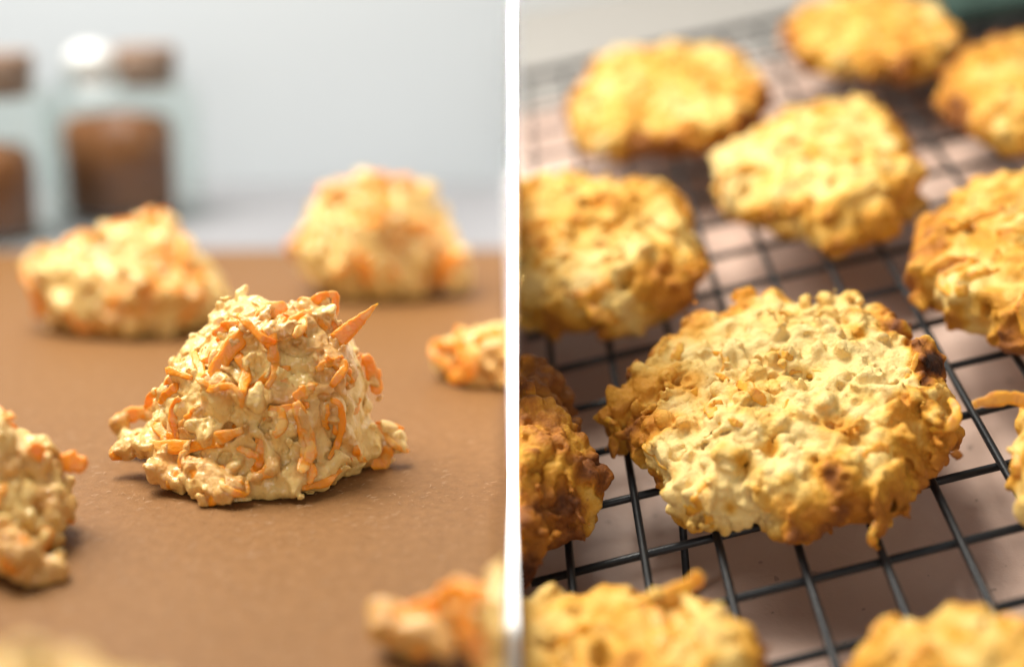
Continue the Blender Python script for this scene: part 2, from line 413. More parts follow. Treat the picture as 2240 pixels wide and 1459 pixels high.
# loose pale fibres in the paper surface
rng = np.random.default_rng(11); fv = []; ff = []
for k in range(2200):
    px = rng.uniform(-20, 1104); py = rng.uniform(760, 1459)
    p = on_table(px, py)
    if p[0] > LEFT_FACE-.002: continue
    a = rng.uniform(0, math.pi); ln = rng.uniform(.0005, .0017); w = rng.uniform(.000022, .00005); bend = rng.normal(0, .3)
    pts = []
    for t in (-1, -.3, .3, 1):
        an = a+bend*t; pts.append((p[0]+math.cos(an)*ln*t*.5, p[1]+math.sin(an)*ln*t*.5, .00008+.00012*(1-abs(t))+rng.uniform(0, .0001)))
    nrm = (-math.sin(a)*w, math.cos(a)*w)
    b0 = len(fv)
    for q in pts: fv += [(q[0]-nrm[0], q[1]-nrm[1], q[2]), (q[0]+nrm[0], q[1]+nrm[1], q[2]+.00003)]
    for s in range(3): ff.append((b0+2*s, b0+2*s+2, b0+2*s+3, b0+2*s+1))
tag(mesh_obj('paper_fibre', fv, ff, M_FIBRE, paper), kind='stuff')

# sloping stone-coloured table with the mauve slab that carries the rack
BASE_W = -0.0165
def plane_prism(name, poly_uv, w_top, depth, mat):
    """solid with a top in the rack's plane direction, sides straight down"""
    top = [RO+RU*u+RV*v_+RN*w_top for u, v_ in poly_uv]; n = len(top)
    bot = [np.array((p[0], p[1], p[2]-depth)) for p in top]
    return mesh_obj(name, top+bot, [tuple(range(n))]+[tuple(range(2*n-1, n-1, -1))]+[(k, k+n, (k+1) % n+n, (k+1) % n) for k in range(n)], mat, smooth=False)
def uv(P): d = np.asarray(P)-RO; return np.array((d@RU, d@RV))
def at_x(x, y, w):   # point of the sloped plane above world x, y
    c = RO+RN*w; z = c[2]-((x-c[0])*RN[0]+(y-c[1])*RN[1])/RN[2]; return np.array((x, y, z))
rx = RIGHT_FACE+.00008; rxf = DIV_X+DIV_T/2*.45+.00008
jb = 15.95
back_l = None
for t in np.linspace(-3, 3, 601):
    p = rack_pt(t, jb+.45, BASE_W)
    if p[0] >= rx: back_l = p; break
back_r = rack_pt(24, jb+.45, BASE_W)
slab = plane_prism('work_slab', [uv(at_x(rx, .2587, BASE_W)), uv(at_x(rxf, .12, BASE_W)), uv(at_x(.42, .12, BASE_W)), uv(back_r), uv(back_l)], BASE_W, .012, M_SLAB)
tag(slab, 'mauve brown plaster slab under the cooling rack', 'slab')
pt = plane_prism('sloping_table', [uv(at_x(rx, .2587, BASE_W-.0125)), uv(at_x(rxf, .12, BASE_W-.0125)), uv(at_x(.75, .12, BASE_W-.0125)), uv(at_x(.75, 0.70, BASE_W-.0125)), uv(at_x(rx, 0.70, BASE_W-.0125))], BASE_W-.0125, .06, M_PALE)
tag(pt, kind='structure')

# white divider board between the two set-ups: upright blade with a low foot running along the table edge
def ax_pt(depth, up): return CAM+F_*depth+U_*up
prof = []   # outline in the vertical plane, (y, z), and half thickness
top_f = ax_pt(FOCUS, .0690)
ft = lambda y, z: (y, z)
outl = [(ax_pt(FOCUS, .0690)[1], ax_pt(FOCUS, .0690)[2], 1.0)]
zfoot = .0022
tt = (ax_pt(FOCUS, 0)[2]-zfoot)/U_[2]; jn = ax_pt(FOCUS, -tt)
outl += [(jn[1], jn[2], 1.0), (.12, zfoot, .45), (.12, -.05, .45), (jn[1], -.05, 1.0), (.70, -.05, 1.0), (.70, .004, 1.0), (jn[1]+.040, .060, 1.0), (top_f[1]+.040, top_f[2]+.002, 1.0)]
nv = len(outl)
dv = [(DIV_X-DIV_T/2*k, y, z) for y, z, k in outl]+[(DIV_X+DIV_T/2*k, y, z) for y, z, k in outl]
df = []
# fan-safe pieces: foot, main, blade
quads = [(0, 1, 7, 8), (1, 4, 5, 6), (1, 2, 3, 4)]
for q in quads: df.append(tuple(q)); df.append(tuple(i+nv for i in reversed(q)))
df += [(1, 6, 7), (1+nv, 7+nv, 6+nv)]
for k in range(nv): df.append((k, k+nv, (k+1) % nv+nv, (k+1) % nv))
tag(mesh_obj('divider_board', dv, df, M_WHITE, smooth=False), 'thin white divider board standing between baking paper and cooling rack', 'divider')

# ------------------------------------------------------------------ cooling rack
rack = empty('cooling_rack', rack_pt(6, 6, BASE_W)); tag(rack, 'black wire cooling rack carrying the baked cookies', 'cooling rack')
rp = np.array(rack.location)
def rack_part(name, pts, rad=WIRE, seg=9):
    pts = [p for p in pts]
    v, fc = tube_geo(np.array(pts)-rp, rad, seg, 1.0, RN)
    return mesh_obj(name, v, fc, M_WIRE, rack)
IMAX = 21
rr = np.random.default_rng(5)
def clip_line(P, Q, n=14, wob=.00018):
    """keep the run of a wire on the rack's side of the divider"""
    ts = np.linspace(0, 1, 400); pts = P[None]+(Q-P)[None]*ts[:, None]
    ok = pts[:, 0] > RIGHT_FACE+.0016
    if ok.sum() < 4: return None
    a, b = ts[ok][0], ts[ok][-1]
    out = P[None]+(Q-P)[None]*np.linspace(a, b, n)[:, None]
    out += RN[None]*rr.normal(0, wob*.5, (n, 1)); return out
for i in range(-3, IMAX):
    ln = clip_line(rack_pt(i, -7, WIRE*.9), rack_pt(i+rr.normal(0, .02), jb, WIRE*.9))
    if ln is not None: rack_part('wire', ln)
for j in range(-6, 16):
    ln = clip_line(rack_pt(-4, j, -WIRE*.9), rack_pt(IMAX, j+rr.normal(0, .02), -WIRE*.9))
    if ln is not None: rack_part('wire', ln)
ln = clip_line(rack_pt(-4, jb, 0), rack_pt(IMAX, jb, 0)); rack_part('frame_wire', ln, WIRE*1.9)
ln = clip_line(rack_pt(IMAX, -7, 0), rack_pt(IMAX, jb, 0)); rack_part('frame_wire', ln, WIRE*1.9)
# bent wire feet under the rack
def foot(i, j, di, dj, name='leg'):
    P = [rack_pt(i, j, -WIRE*2.2), rack_pt(i+di*.2, j+dj*.2, -.008), rack_pt(i+di*.5, j+dj*.5, BASE_W+.0022), rack_pt(i+di*.8, j+dj*.8, BASE_W+.0011), rack_pt(i+di*1.1, j+dj*1.1, BASE_W+.0022), rack_pt(i+di*1.4, j+dj*1.4, -.008), rack_pt(i+di*1.6, j+dj*1.6, -WIRE*2.2)]
    rack_part(name, spline(P, 30), WIRE*.95)
foot(1.62, 1.72, -.2, -1.2); foot(1.0, 14, .9, .5); foot(18, 1, -.2, -1.2); foot(17, 14, .9, .5)

# ------------------------------------------------------------------ carrot shreds
def shred(parent, pts_world, width, mat, flat=.42, up=None, n=12, tip=.25, point=False):
    """a tapered, slightly twisted sliver of carrot through the given world points"""
    n = 18; P = spline(pts_world, n); s = np.linspace(0, 1, n); width = width*1.06; flat = flat*.62
    rs = np.random.default_rng(int(abs(pts_world[0][0])*1e6)); P = P+rs.normal(0, min(width*.03, np.linalg.norm(P[1]-P[0])*.12), P.shape)
    r = width/2*(tip+(1-tip)*np.clip(np.sin(np.pi*np.clip(s*.94+.03, 0, 1)), 0, 1)**.55)
    r = r*(1+.14*np.sin(s*17+len(pts_world)*3+width*9000)+rs.normal(0, .04, n))
    if point: r = width/2*(1-.93*s**1.6)
    u = np.array(up if up is not None else (CAM-P.mean(0)), float); u /= np.linalg.norm(u)
    v, fc = tube_geo(P, r, 10, flat, u)
    mi = parent.matrix_world.inverted()
    v = [mi @ Vector(q) for q in v]
    return mesh_obj('carrot_shred', v, fc, mat, parent)

# ------------------------------------------------------------------ raw dough mounds
def march(F, lo, vox, O, frame, px, py, base_depth):
    """first hit of a photo ray with the gridded solid; frame maps local mm -> world"""
    d = ray(px, py); inv = np.linalg.inv(frame)
    oc = inv @ (CAM-O); dc = inv @ d
    ts = np.linspace(base_depth*.75, base_depth*1.3, 700)
    q = ((oc[None]+dc[None]*ts[:, None])*1000-np.array(lo))/vox
    ok = ((q >= 0) & (q < np.array(F.shape)-1)).all(1)
    k = np.clip(q.astype(int), 0, np.array(F.shape)-1); val = np.where(ok, F[k[:, 0], k[:, 1], k[:, 2]], 9)
    hit = np.argmax(val < 0) if (val < 0).any() else np.argmin(val)
    return CAM+d*ts[hit]
def scatter_shreds(ob, F, lo, vox, V, O, frame, count, rg, hero, cut, baked=False, zmin=2.0):
    cam_l = frame.T @ (CAM-O)*1000
    see = np.where((V[:, 2] > zmin) & (((cam_l-V)*(V-np.array((0, 0, V[:, 2].max()*.3)))).sum(1) > 0))[0]
    made = 0
    for k in range(count*4):
        if made >= count: break
        c = V[see[rg.integers(len(see))]].astype(float)
        head = rg.normal(size=3)*np.array((1, 1, .8)); head /= np.linalg.norm(head)
        pts = walk(F, lo, vox, c, head, rg.uniform(7, 16) if hero else rg.uniform(8, 17), rg, rg.uniform(-.75, .05) if baked else rg.uniform(-.25, .45))
        if len(pts) < 4: continue
        pts = np.array(pts); w = O+(pts/1000) @ frame.T
        if cut and (np.abs(w[:, 0]-DIV_X) < .0035).any(): continue
        if pts[:, 2].min() < .8: continue
        if rg.random() < (0 if baked else .35): w[-1] = w[-1]+(CAM-w[-1])/np.linalg.norm(CAM-w[-1])*.0011          # one end lifts free
        wd = rg.uniform(.0011, .0022) if hero else rg.uniform(.0022, .0042)
        shred(ob, w, wd, M_SHRED_BAKED if baked else (M_SHRED if rg.random() < .35 else M_SHRED_COATED), .5, tip=.35); made += 1
def walk(F, lo, vox, start, heading, length, rg, lift=.25, curl=.25):
    """a path that hugs the gridded surface (local mm)"""
    def grad(p):
        ip = (p-np.array(lo))/vox; e = 1.6
        return np.array([float(sample(F, (ip+d)[None])[0]-sample(F, (ip-d)[None])[0]) for d in np.eye(3)*e])
    p = start.copy(); t = heading; pts = []; st = length/5; tw = rg.normal(0, curl)
    for k in range(6):
        if ((p-np.array(lo))/vox < 3).any() or ((p-np.array(lo))/vox > np.array(F.shape)-4).any(): break
        n = grad(p); n /= np.linalg.norm(n)+1e-9
        f = float(sample(F, ((p-np.array(lo))/vox)[None])[0]); p = p-n*np.clip(f, -1.2, 1.2)
        pts.append(p+n*lift)
        t = t-n*(t@n); t = t+np.cross(n, t)*tw; t /= np.linalg.norm(t)+1e-9; p = p+t*st
    return pts
def dough(label, O, vox, parts, lo, hi, seed, shreds=(), pits=(), cut=None, hero=False, nrand=10, group=None, lumps=42):
    """parts: list of ('e', centre, radii, k) or ('c', a, b, ra, rb, k) in local mm (x right, y back, z up)"""
    X, Y, Z = grid(lo, hi, vox); F = None
    for p in parts:
        f = ell(X, Y, Z, p[1], p[2]) if p[0] == 'e' else capsule(X, Y, Z, *p[1:5])
        F = f if F is None else smin(F, f, p[-1])
    O = np.array(O, float); I3 = np.eye(3); depth = float((O-CAM)@F_)
    # carrot slivers are laid on the plain mound first, then the dough is grown round them
    sh_world = []
    for s in shreds:
        lift = s.get('lift', .0006)-.0003; pts = []
        P0 = [march(F, lo, vox, O, I3, x, y, depth) for x, y in s['px']]
        for k, p in enumerate(P0):
            toc = (CAM-p)/np.linalg.norm(CAM-p); pts.append(p+toc*lift)
        if 'out' in s:   # points from this one on keep the depth of the anchor: they stick out
            a = s['out']; da = (pts[a]-CAM)@F_
            for k in range(len(pts)):
                if (k > a if s.get('after', True) else k < a): pts[k] = CAM+ray(*s['px'][k])*(da+s.get('dz', 0)*(abs(k-a)))
        for q in pts: q[2] = max(q[2], .0012)
        sh_world.append((np.array(pts), s))
    for pts, s in sh_world:
        Q = spline(pts, 7); loc = (Q-O)*1000; w = s['w']*1000/2
        if s.get('embed', True):
            for k in range(6):
                F = smin(F, capsule(X, Y, Z, loc[k]-[0, -.5, .3], loc[k+1]-[0, -.5, .3], w*.62, w*.62), 1.6)
    st = 2
    H = coarse_caps(F, lo, vox, 9.5, seed, .85, .7, (1, 1, 1.3), st)*2.1+coarse_caps(F, lo, vox, 4.4, seed+1, .85, .8, (1, 1, 1.7), st)*1.35
    calm = np.clip(.55+.9*bspline_noise(F.shape, vox, 9.0, seed+12), .12, 1)
    if hero: H += coarse_caps(F, lo, vox, 2.0, seed+2, .85, .9, (1, 1, 1.5), 1, (-1.5, 4.2))*.85*calm+coarse_caps(F, lo, vox, 1.25, seed+14, .85, .9, (1, 1, 1.3), 1, (-1.5, 4.2))*.34*calm
    Fn = bspline_noise(F.shape, vox, 5.0, seed+3)*.55+bspline_noise(F.shape, vox, 2.3, seed+4)*.45
    if hero: Fn += (.42-2*np.abs(bspline_noise(F.shape, vox, 2.2, seed+5)))*.42*calm+bspline_noise(F.shape, vox, .95, seed+15)*.26*calm
    rid = bspline_noise(F.shape, vox, 3.4, seed+6); Fn += np.clip(.24-np.abs(rid), 0, 1)*4.2   # furrows and tears
    F = F+1.2+(Fn-H if hero else 1.25*(Fn-H))
    mul = (1 if hero else .5)
    if not hero: add_bits(F, lo, vox, lumps, seed+62, (2.2, 4.4), (.3, .7), 1.4)
    add_bits(F, lo, vox, int(60*mul), seed+60, (1.0, 2.4), (.3, .6), 1.0); add_bits(F, lo, vox, int(90*mul), seed+61, (.6, 1.5), (.5, 1), .4, True)
    for c, r in pits: F = np.maximum(F, -ell(X, Y, Z, c, r))
    F = np.maximum(F, -Z+.05)
    if cut is not None: F = np.maximum(F, X+O[0]*1000-(DIV_X*1000-DIV_T*500*div_k(O[1]+Y/1000)-.08))
    F[[0, -1]] = np.maximum(F[[0, -1]], .1); F[:, [0, -1]] = np.maximum(F[:, [0, -1]], .1); F[:, :, -1] = np.maximum(F[:, :, -1], .1); F[:, :, 0] = .1
    V, Q, ip = surface_nets(F, lo, vox)
    h = sample(H, ip)
    deep = np.clip((.85-h)/1.3, 0, 1)*.55+np.clip(.16-np.abs(sample(rid, ip)), 0, 1)*1.6
    tint = bspline_noise(F.shape, vox, 4.2, seed+8); tint2 = bspline_noise(F.shape, vox, 9.0, seed+9)
    car = np.clip(sample(tint, ip)*1.5+sample(tint2, ip)*.9-.85, 0, 1)*.75
    for pts, s in sh_world:
        loc = (spline(pts, 9)-O)*1000; w = s['w']*1000/2
        d = np.full(len(V), 99.0)
        for q in loc: d = np.minimum(d, ((V-q)**2).sum(1))
        car = np.maximum(car, np.clip(1.25-np.sqrt(d)/(w*1.55), 0, .85))
    ob = empty('dough_mound', O); mesh_obj('dough_body', V/1000, Q, M_DOUGH, ob, attrs={'carrot': np.clip(car, 0, 1)})
    bpy.context.view_layer.update()
    tag(ob, label, 'cookie dough', group)
    for pts, s in sh_world: shred(ob, pts, s['w'], M_SHRED if s.get('bright') else M_SHRED_COATED, s.get('flat', .42), s.get('up'), tip=s.get('tip', .25), point=s.get('point', False))
    rg = np.random.default_rng(seed+20)
    scatter_shreds(ob, F, lo, vox, V, O, np.eye(3), nrand, rg, hero, cut)
    return ob

O1 = on_table(592, 1012)
MM = lambda px, d=.3025: px/FPX*d*1000
dough('craggy raw dough mound with bright pointed carrot shred sticking out near its top', O1, .31,
      [('e', (0, 0, 11), (20.5, 20, 21.0), 1), ('e', (0.5, 1, 24.5), (12.5, 12.5, 10), 6), ('e', (-2.6, 3, 33), (3.8, 3.6, 3.3), 3),
       ('e', (-10.5, -1, 14), (9.5, 11, 11), 6), ('e', (11, 0, 16), (9, 11, 12), 6), ('e', (6.5, -2, 25), (10, 9, 6), 5),
       ('e', (0, -4, 4), (21, 16, 7), 5), ('c', (-12, -11, 6.5), (-27, -7, 6.5), 4.2, 1.8, 4), ('c', (-14, 4, 5), (-31, 4, 4.5), 4.0, 1.8, 4),
       ('c', (-16, 8, 7), (-31, 9, 7.5), 3, 1.6, 3), ('e', (-12, -16, 3.5), (9, 5, 2.6), 3), ('e', (6, -18, 3), (6.5, 5, 3.5), 3), ('e', (18.5, -1, 3.5), (5, 6, 5), 4), ('c', (21, 0, 5), (25.5, -1, 6), 2.6, 2.4, 3),
       ('c', (1, -20, 2.5), (-5, -23, 1.8), 3, 2.2, 2), ('c', (8, -20, 4), (9, -22.5, 1.8), 3, 2.0, 2)],
      (-36, -28, -1), (31, 26, 40), 41, hero=True, nrand=46, group='raw dough mounds on the baking paper',
      pits=[((-4.5, -20.2, 13.0), (1.7, 5.0, 2.2)), ((-11.5, -18, 9.6), (1.1, 4, 1.5)), ((3.5, -21, 15.6), (.8, 4, .9)), ((10, -19, 12), (1.0, 4, 1.8))],
      shreds=[
        dict(px=[(553, 712), (522, 742), (487, 788), (476, 830), (492, 858)], w=.0034, bright=True, lift=.0014),
        dict(px=[(598, 742), (636, 716), (680, 702), (716, 690)], w=.0044, lift=.0012),
        dict(px=[(558, 705), (588, 684), (626, 668)], w=.0034, lift=.001),
        dict(px=[(735, 748), (768, 718), (797, 692), (826, 664)], w=.0036, bright=True, out=0, point=True, embed=False, flat=.34),
        dict(px=[(642, 872), (668, 855), (697, 843)], w=.0024, lift=.0012),
        dict(px=[(646, 878), (662, 920), (672, 968), (668, 1008), (656, 1032)], w=.0030, lift=.0016),
        dict(px=[(737, 910), (744, 945), (772, 978)], w=.0024, lift=.0012, bright=True),
        dict(px=[(392, 812), (368, 850), (352, 902)], w=.0026, lift=.0004),
        dict(px=[(296, 962), (352, 976), (428, 974), (488, 955), (532, 940)], w=.0026, lift=.0016),
        dict(px=[(398, 1000), (440, 1030), (488, 1050), (526, 1068)], w=.0044, lift=.0018),
        dict(px=[(243, 1000), (272, 985), (322, 984)], w=.0034, lift=.0006),
        dict(px=[(248, 922), (292, 905), (345, 900)], w=.0030, lift=.0004),
        dict(px=[(424, 1078), (460, 1088), (502, 1076)], w=.0030, lift=.0012),
        dict(px=[(562, 1044), (590, 1028), (606, 1008)], w=.0024, lift=.0014, bright=True),
        dict(px=[(518, 978), (545, 990), (566, 1000)], w=.0016, lift=.0014),
        dict(px=[(798, 776), (819, 826), (828, 862)], w=.0030, lift=.0002),
        dict(px=[(812, 1034), (838, 1016), (852, 975)], w=.0030, lift=.0006),
        dict(px=[(700, 802), (728, 826), (766, 828)], w=.0036, lift=.0002),
        dict(px=[(395, 935), (418, 915), (438, 890)], w=.0024, lift=.0008),
        dict(px=[(690, 700), (720, 710), (742, 722)], w=.0030, lift=.0008)])

O2 = on_table(288, 708)
dough('raw dough mound with tall carrot curl on one side, before the spice jar', O2, .6,
      [('e', (2, 0, 9), (24, 20, 15.5), 1), ('e', (0, 0, 18.5), (15, 13, 10.5), 6), ('e', (-14, -2, 13), (12, 12, 11), 5), ('e', (17, 0, 8), (12, 12, 9), 5),
       ('c', (-20, -2, 6), (-29, -1, 18), 4, 2.6, 4)],
      (-38, -27, -1), (36, 27, 42), 71, nrand=16, group='raw dough mounds on the baking paper',
      shreds=[dict(px=[(120, 690), (86, 630), (80, 585), (100, 552)], w=.0065, bright=True), dict(px=[(235, 715), (270, 660), (330, 610), (370, 560)], w=.007),
              dict(px=[(320, 660), (360, 640), (400, 645)], w=.006, bright=True), dict(px=[(365, 500), (390, 540), (395, 590)], w=.006, bright=True), dict(px=[(100, 660), (140, 715), (190, 725)], w=.005)])
O3 = on_table(835, 636)
dough('tallest raw dough mound, standing alone near the back edge of the paper', O3, .6,
      [('e', (-1, 0, 14), (25, 20, 19), 1), ('e', (-10, 0, 16), (16, 17, 15), 6), ('e', (0, 0, 25), (17, 15, 12), 7), ('c', (16, -4, 8), (26, -6, 6), 7, 4, 4)],
      (-34, -28, -1), (36, 27, 48), 83, nrand=16, group='raw dough mounds on the baking paper',
      shreds=[dict(px=[(830, 470), (855, 500), (870, 530)], w=.007, bright=True), dict(px=[(940, 520), (960, 570), (950, 620)], w=.007), dict(px=[(760, 420), (820, 400), (880, 410)], w=.006)])
O4 = on_table(1098, 822)
dough('small low lump of raw dough touching the white divider', O4, .6,
      [('e', (2, 0, 5), (13, 12, 9.5), 1), ('c', (-5, 0, 4), (-15, -1, 4.5), 5, 3.5, 4)],
      (-22, -16, -1), (10, 16, 22), 91, cut=LEFT_FACE-.0004, nrand=6, lumps=6, group='raw dough mounds on the baking paper',
      shreds=[dict(px=[(1040, 770), (1070, 745), (1100, 760)], w=.006, bright=True), dict(px=[(1000, 800), (1040, 820), (1095, 818)], w=.006)])
O5 = on_table(-120, 1180)
dough('raw dough mound with small stubby carrot piece poking out sideways', O5, .42,
      [('e', (-1, 0, 10), (20, 19, 13), 1), ('e', (-2, 0, 19), (13, 13, 7), 6), ('e', (14, 6, 8), (7, 6.5, 7.5), 5), ('c', (12, -12, 5), (19, -19, 4.0), 5, 3.2, 4), ('e', (14, -4, 5), (8, 10, 6), 5)],
      (-27, -27, -1), (28, 26, 36), 103, hero=True, nrand=26, group='raw dough mounds on the baking paper',
      shreds=[dict(px=[(120, 1012), (155, 1010), (190, 1020)], w=.0036, bright=True, out=0, embed=False), dict(px=[(60, 1010), (78, 990), (86, 968)], w=.003, out=0, embed=False),
              dict(px=[(10, 1190), (40, 1215), (60, 1260)], w=.006, bright=True), dict(px=[(60, 1230), (90, 1250), (120, 1275)], w=.004), dict(px=[(90, 1090), (115, 1105), (140, 1110)], w=.004), dict(px=[(5, 960), (12, 990), (20, 1020)], w=.004)])
O6 = on_table(1235, 1470)
dough('raw dough mound with a long arm reaching along the paper, touching the white divider', O6, .5,
      [('e', (0, 0, 7), (12.5, 15, 13.5), 1), ('c', (-9, 1, 4.2), (-27, 7.5, 4.4), 3.8, 3.4, 3), ('e', (-12.5, 9, 5), (3.2, 3.2, 3.6), 2)],
      (-36, -22, -1), (-4, 22, 32), 113, cut=LEFT_FACE-.0006, nrand=6, lumps=5, group='raw dough mounds on the baking paper',
      shreds=[dict(px=[(840, 1345), (910, 1380), (990, 1415)], w=.006, bright=True), dict(px=[(985, 1352), (1020, 1340), (1055, 1350)], w=.006, bright=True)])
dough('pale raw dough mound close beside the mound with stubby carrot piece', (-.0505, .137, 0), .8,
      [('e', (0, 0, 8), (20, 18, 15), 1), ('e', (0, 0, 20), (12, 12, 7), 6)], (-26, -24, -1), (26, 24, 32), 127, nrand=0, group='raw dough mounds on the baking paper')

# ------------------------------------------------------------------ baked cookies
def cookie(label, outline, h, vox, seed, base=.12, spots=(), rough=1.0, hero=False, shreds=(), nrand=0, cut=True, rim=.30, wlo=.2, whi=.78):
    O_px = np.array(outline, float)
    y0, y1 = O_px[:, 1].min(), O_px[:, 1].max()
    P = np.array([on_rack(x, y, REST+h/1000*(whi+(wlo-whi)*((y-y0)/(y1-y0)))) for x, y in O_px])
    c = P.mean(0); c = c-RN*((c-RO)@RN-REST)          # base centre on the wires
    loc = np.stack([(P-c)@RU, (P-c)@RV], 1)*1000
    # subtract the thickness that the detail adds back
    lo = (loc[:, 0].min()-5, loc[:, 1].min()-5, -2.0); hi = (loc[:, 0].max()+5, loc[:, 1].max()+5, h+7)
    frame = np.stack([RU, RV, RN], 1)
    if cut: # drop the part of the grid that lies behind the divider
        k = np.argmax(np.abs(frame[0])); lim = (RIGHT_FACE-c[0])*1000
        lo = (max(lo[0], (lim-abs(frame[0, 2])*(h+8)-abs(frame[0, 1])*abs(hi[1]-lo[1]))/frame[0, 0]-3), lo[1], lo[2])
    X, Y, Z = grid(lo, hi, vox)
    d2 = poly_dist(X[:, :, 0], Y[:, :, 0], loc)
    g = bspline_noise((*d2.shape, 2), vox, 6, seed+30)[:, :, 0]
    s = np.clip(-d2, 0, None)
    dome = (h*(.80+.20*np.clip(s/20, 0, 1))*(1+.05*g)).astype(f32)[:, :, None]
    r = h*.36
    q1 = (d2+r+.2)[:, :, None]; hz = dome/2
    q2 = np.abs(Z-hz)-(hz-r*.9)
    F = (np.sqrt(np.maximum(q1, 0)**2+np.maximum(q2, 0)**2)+np.minimum(np.maximum(q1, q2), 0)-r).astype(f32)
    F += np.clip((3-Z), 0, 3)*.18*(1+g[:, :, None])      # the foot is drawn in a little
    st = 2
    H = coarse_caps(F, lo, vox, 9.0, seed, .8, .8, (1, 1, 1), st)*1.9*rough+coarse_caps(F, lo, vox, 5.2, seed+1, .82, .8, (1, 1, 1), st)*3.2*rough
    if hero: H += coarse_caps(F, lo, vox, 2.3, seed+2, .85, .9, (1, 1, 1), 1, (-2, 5))*.9
    Fn = bspline_noise(F.shape, vox, 6.0, seed+3)*.7*rough+bspline_noise(F.shape, vox, 2.2, seed+4)*.34
    if hero: Fn += (.42-2*np.abs(bspline_noise(F.shape, vox, 2.6, seed+5)))*.62+bspline_noise(F.shape, vox, .95, seed+15)*.20
    pitn = bspline_noise(F.shape, vox, 4.0, seed+6); Fn += np.clip(pitn-.5, 0, 1)*3.2*rough
    F = F+2.15*rough+Fn-H
    mul = (1 if hero else .3)*rough
    add_bits(F, lo, vox, int(64*mul), seed+60, (1.0, 2.5), (.4, .8), 1.0, False, 3); add_bits(F, lo, vox, int(130*mul), seed+61, (.6, 1.7), (.5, 1), .5, True, 3)
    F = np.maximum(F, -Z+.02)
    if cut:
        wx = c[0]*1000+frame[0, 0]*X+frame[0, 1]*Y+frame[0, 2]*Z
        wy = c[1]+(frame[1, 0]*X+frame[1, 1]*Y+frame[1, 2]*Z)/1000
        F = np.maximum(F, (DIV_X*1000+DIV_T*500*div_k(wy)+.08)-wx)
    F[[0, -1]] = np.maximum(F[[0, -1]], .1); F[:, [0, -1]] = np.maximum(F[:, [0, -1]], .1); F[:, :, [0, -1]] = np.maximum(F[:, :, [0, -1]], .1)
    V, Q, ip = surface_nets(F, lo, vox)
    hh = sample(H, ip)
    ds = sample(np.repeat(s[:, :, None], 2, 2), np.stack([ip[:, 0], ip[:, 1], np.zeros(len(ip))], 1))
    b1 = sample(bspline_noise(F.shape, vox, 11, seed+7), ip); b2 = sample(bspline_noise(F.shape, vox, 4.5, seed+8), ip)
    tip = np.clip((hh-2.9*rough)/1.4, 0, 1.2)
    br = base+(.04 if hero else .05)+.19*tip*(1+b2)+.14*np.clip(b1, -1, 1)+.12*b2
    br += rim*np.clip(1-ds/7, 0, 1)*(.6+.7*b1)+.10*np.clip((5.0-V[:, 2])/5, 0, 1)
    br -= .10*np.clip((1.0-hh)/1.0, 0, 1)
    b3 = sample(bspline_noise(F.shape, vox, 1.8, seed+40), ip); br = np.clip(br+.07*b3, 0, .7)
    Vw = c+(V/1000)@frame.T
    # marks with a place of their own: scorched tips and edges
    rel = Vw-CAM; dep = rel@F_; sx = 1120+FPX*(rel@R_)/dep; sy = 729.5-FPX*(rel@U_)/dep
    front = V[:, 2] > 1.0
    for (x, y, rad, amt) in spots:
        t = np.clip(1.25-np.hypot(sx-x, sy-y)/rad+.35*b2+.25*b3, 0, 1)*front
        br = br*(1-t)+np.maximum(br, amt)*t if amt > 0 else np.clip(br+amt*t, 0, 1)
    ca = np.clip(sample(bspline_noise(F.shape, vox, 4.4, seed+9), ip)*1.7+.6*b1-.75, 0, 1)*.8
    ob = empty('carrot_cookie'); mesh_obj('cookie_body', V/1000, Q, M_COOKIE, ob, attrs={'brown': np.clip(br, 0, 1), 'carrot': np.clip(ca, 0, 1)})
    m4 = Matrix.Identity(4)
    for a in range(3):
        for b in range(3): m4[a][b] = frame[a, b]
        m4[a][3] = c[a]
    ob.matrix_world = m4; bpy.context.view_layer.update()
    tag(ob, label, 'cookie', 'baked carrot cookies on the cooling rack')
    for sd in shreds:
        dep0 = float((c-CAM)@F_); pts = []
        for x, y in sd['px']:
            p = march(F, lo, vox, c, frame, x, y, dep0); tc = (CAM-p)/np.linalg.norm(CAM-p); pts.append(p+tc*sd.get('lift', .0002))
        if 'out' in sd:
            a = sd['out']; da = (pts[a]-CAM)@F_
            for k in range(len(pts)):
                if k < a: pts[k] = CAM+ray(*sd['px'][k])*(da+sd.get('dz', 0)*(a-k))
        shred(ob, pts, sd['w'], M_SHRED_BAKED, .4, tip=.3)
    scatter_shreds(ob, F, lo, vox, V, c, frame, nrand, np.random.default_rng(seed+50), hero, cut, True, h*.35)
    return ob

